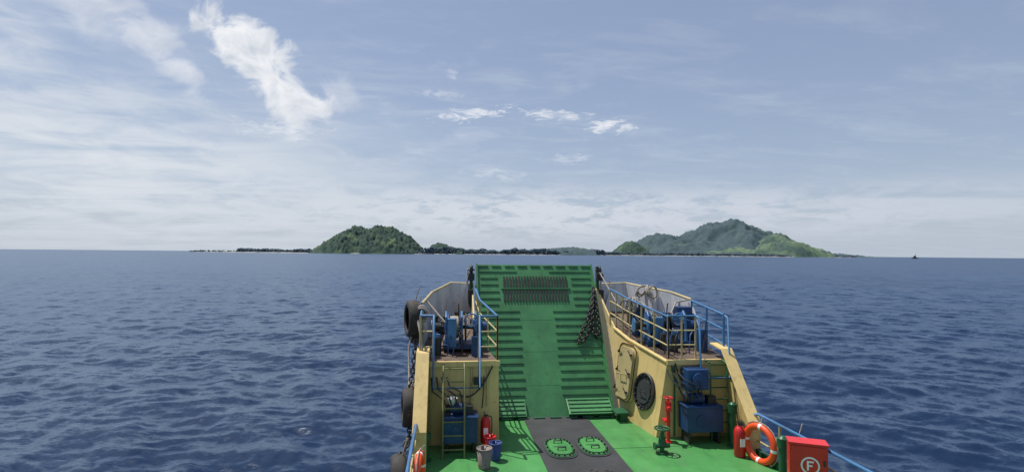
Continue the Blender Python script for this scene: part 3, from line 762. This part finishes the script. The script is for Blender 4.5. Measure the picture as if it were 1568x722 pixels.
# left veil
g1=gauss(-34,8,27,8.0,-.10); g1b=gauss(-46,15,15,9)
v1=mth(nt,'MULTIPLY',mth(nt,'MAXIMUM',g1,g1b),sstep(mth(nt,'ADD',mth(nt,'MULTIPLY',nst,.55),mth(nt,'MULTIPLY',nv1,.55)),.34,.66))
col=mix(nt,mth(nt,'MULTIPLY',v1,1.0,clamp=True),col,(.73,.77,.82))
# low cloud bank
g2=gauss(8,4.3,34,2.6,0,1.5); v2=mth(nt,'MULTIPLY',g2,sstep(mth(nt,'MULTIPLY_ADD',nf,.45,mth(nt,'MULTIPLY',nst,.55)),.40,.54))
col=mix(nt,mth(nt,'MULTIPLY',v2,.9),col,(.67,.71,.78))
g3=gauss(40,4.4,22,2.2,0,1.4); col=mix(nt,mth(nt,'MULTIPLY',mth(nt,'MULTIPLY',g3,sstep(nst,.3,.6)),.6),col,(.62,.66,.75))
g4=gauss(36,3.6,14,1.3); col=mix(nt,mth(nt,'MULTIPLY',mth(nt,'MULTIPLY',g4,sstep(nf,.48,.62)),.5),col,(.48,.53,.62))
g6=gauss(4,2.3,18,.8); col=mix(nt,mth(nt,'MULTIPLY',mth(nt,'MULTIPLY',g6,sstep(nf,.5,.62)),.3),col,(.52,.57,.66))
col=mix(nt,mth(nt,'MULTIPLY',sstep(nv2,.46,.78),.3),col,(.62,.68,.77))
g5=gauss(0,13,26,8); col=mix(nt,mth(nt,'MULTIPLY',mth(nt,'MULTIPLY',g5,sstep(nst,.48,.78)),.45),col,(.64,.70,.79))
nfz=mth(nt,'MULTIPLY_ADD',nf,3.2,-1.6)
for (a,e,w1,w2,t,op) in ((3.0,15.0,5.5,1.0,.10,.85),(11.6,15.0,5.5,.9,-.06,.75),(17.6,13.6,3.4,1.1,.05,.95),(-.5,16.9,3.6,.5,0,.35),(.3,19.0,1.6,.7,-.6,.35),(13,10.3,3.5,.8,0,.35),(5,8.6,5,.9,0,.35),(-17,12.3,6,1.2,.02,.5)):
    g_=gauss(a,e,w1,w2,t); v=sstep(mth(nt,'ADD',g_,nfz),.55,1.3)
    v=mth(nt,'MULTIPLY',v,sstep(g_,.05,.4))
    col=mix(nt,mth(nt,'MULTIPLY',v,op),col,(.80,.83,.89))
# cumulus
th=math.atan2(-.643,.766)
ns=noise(nt,comb(mth(nt,'ADD',AZ,.6),mth(nt,'MULTIPLY_ADD',EL,1.25,-.8)),.26,7,.58,.5).outputs['Fac']
sh=mth(nt,'SUBTRACT',ns,nc)
shade=mth(nt,'MULTIPLY_ADD',sh,3.2,.62,clamp=True)
ccol=mix(nt,shade,(.60,.65,.73),(.90,.91,.94))
ncz=mth(nt,'MULTIPLY_ADD',nc,2.6,-1.3)
for (a,e,w1,w2,t,op,hi) in ((-19.6,18.4,6.0,3.4,th,1,.85),(-15.6,15.0,4.0,3.4,th,.95,.9),(-27.6,18.4,6.0,2.4,th,.75,1.2),(-32.5,20.0,5.0,2.2,th,.4,1.3),(-11.8,16.0,3,2.4,0,.4,1.2)):
    g_=gauss(a,e,w1,w2,t,1.3); v=sstep(mth(nt,'ADD',g_,ncz),.38,hi)
    v=mth(nt,'MULTIPLY',v,sstep(g_,.05,.35))
    col=mix(nt,mth(nt,'MULTIPLY',v,op),col,ccol)
nt.links.new(col,bg.inputs['Color']); bg.inputs['Strength'].default_value=1.0

sun=bpy.data.lights.new('sun','SUN'); sun.energy=5.0; sun.angle=math.radians(.5); sun.color=(1,.96,.9)
so=bpy.data.objects.new('sun',sun); scene.collection.objects.link(so); so.rotation_euler=sd.to_track_quat('Z','Y').to_euler()

# ------------------------------------------------------------ camera
cam=bpy.data.cameras.new('camera'); co=bpy.data.objects.new('camera',cam); scene.collection.objects.link(co)
cam.sensor_width=36; cam.lens=36*800/1568; cam.clip_start=.1; cam.clip_end=100000
co.matrix_world=Matrix.Translation((0,0,EYE))@Matrix.Rotation(math.radians(-7.05),4,'Z')@Matrix.Rotation(math.radians(90+1.93),4,'X')@Matrix.Rotation(math.radians(.51),4,'Z')
scene.camera=co
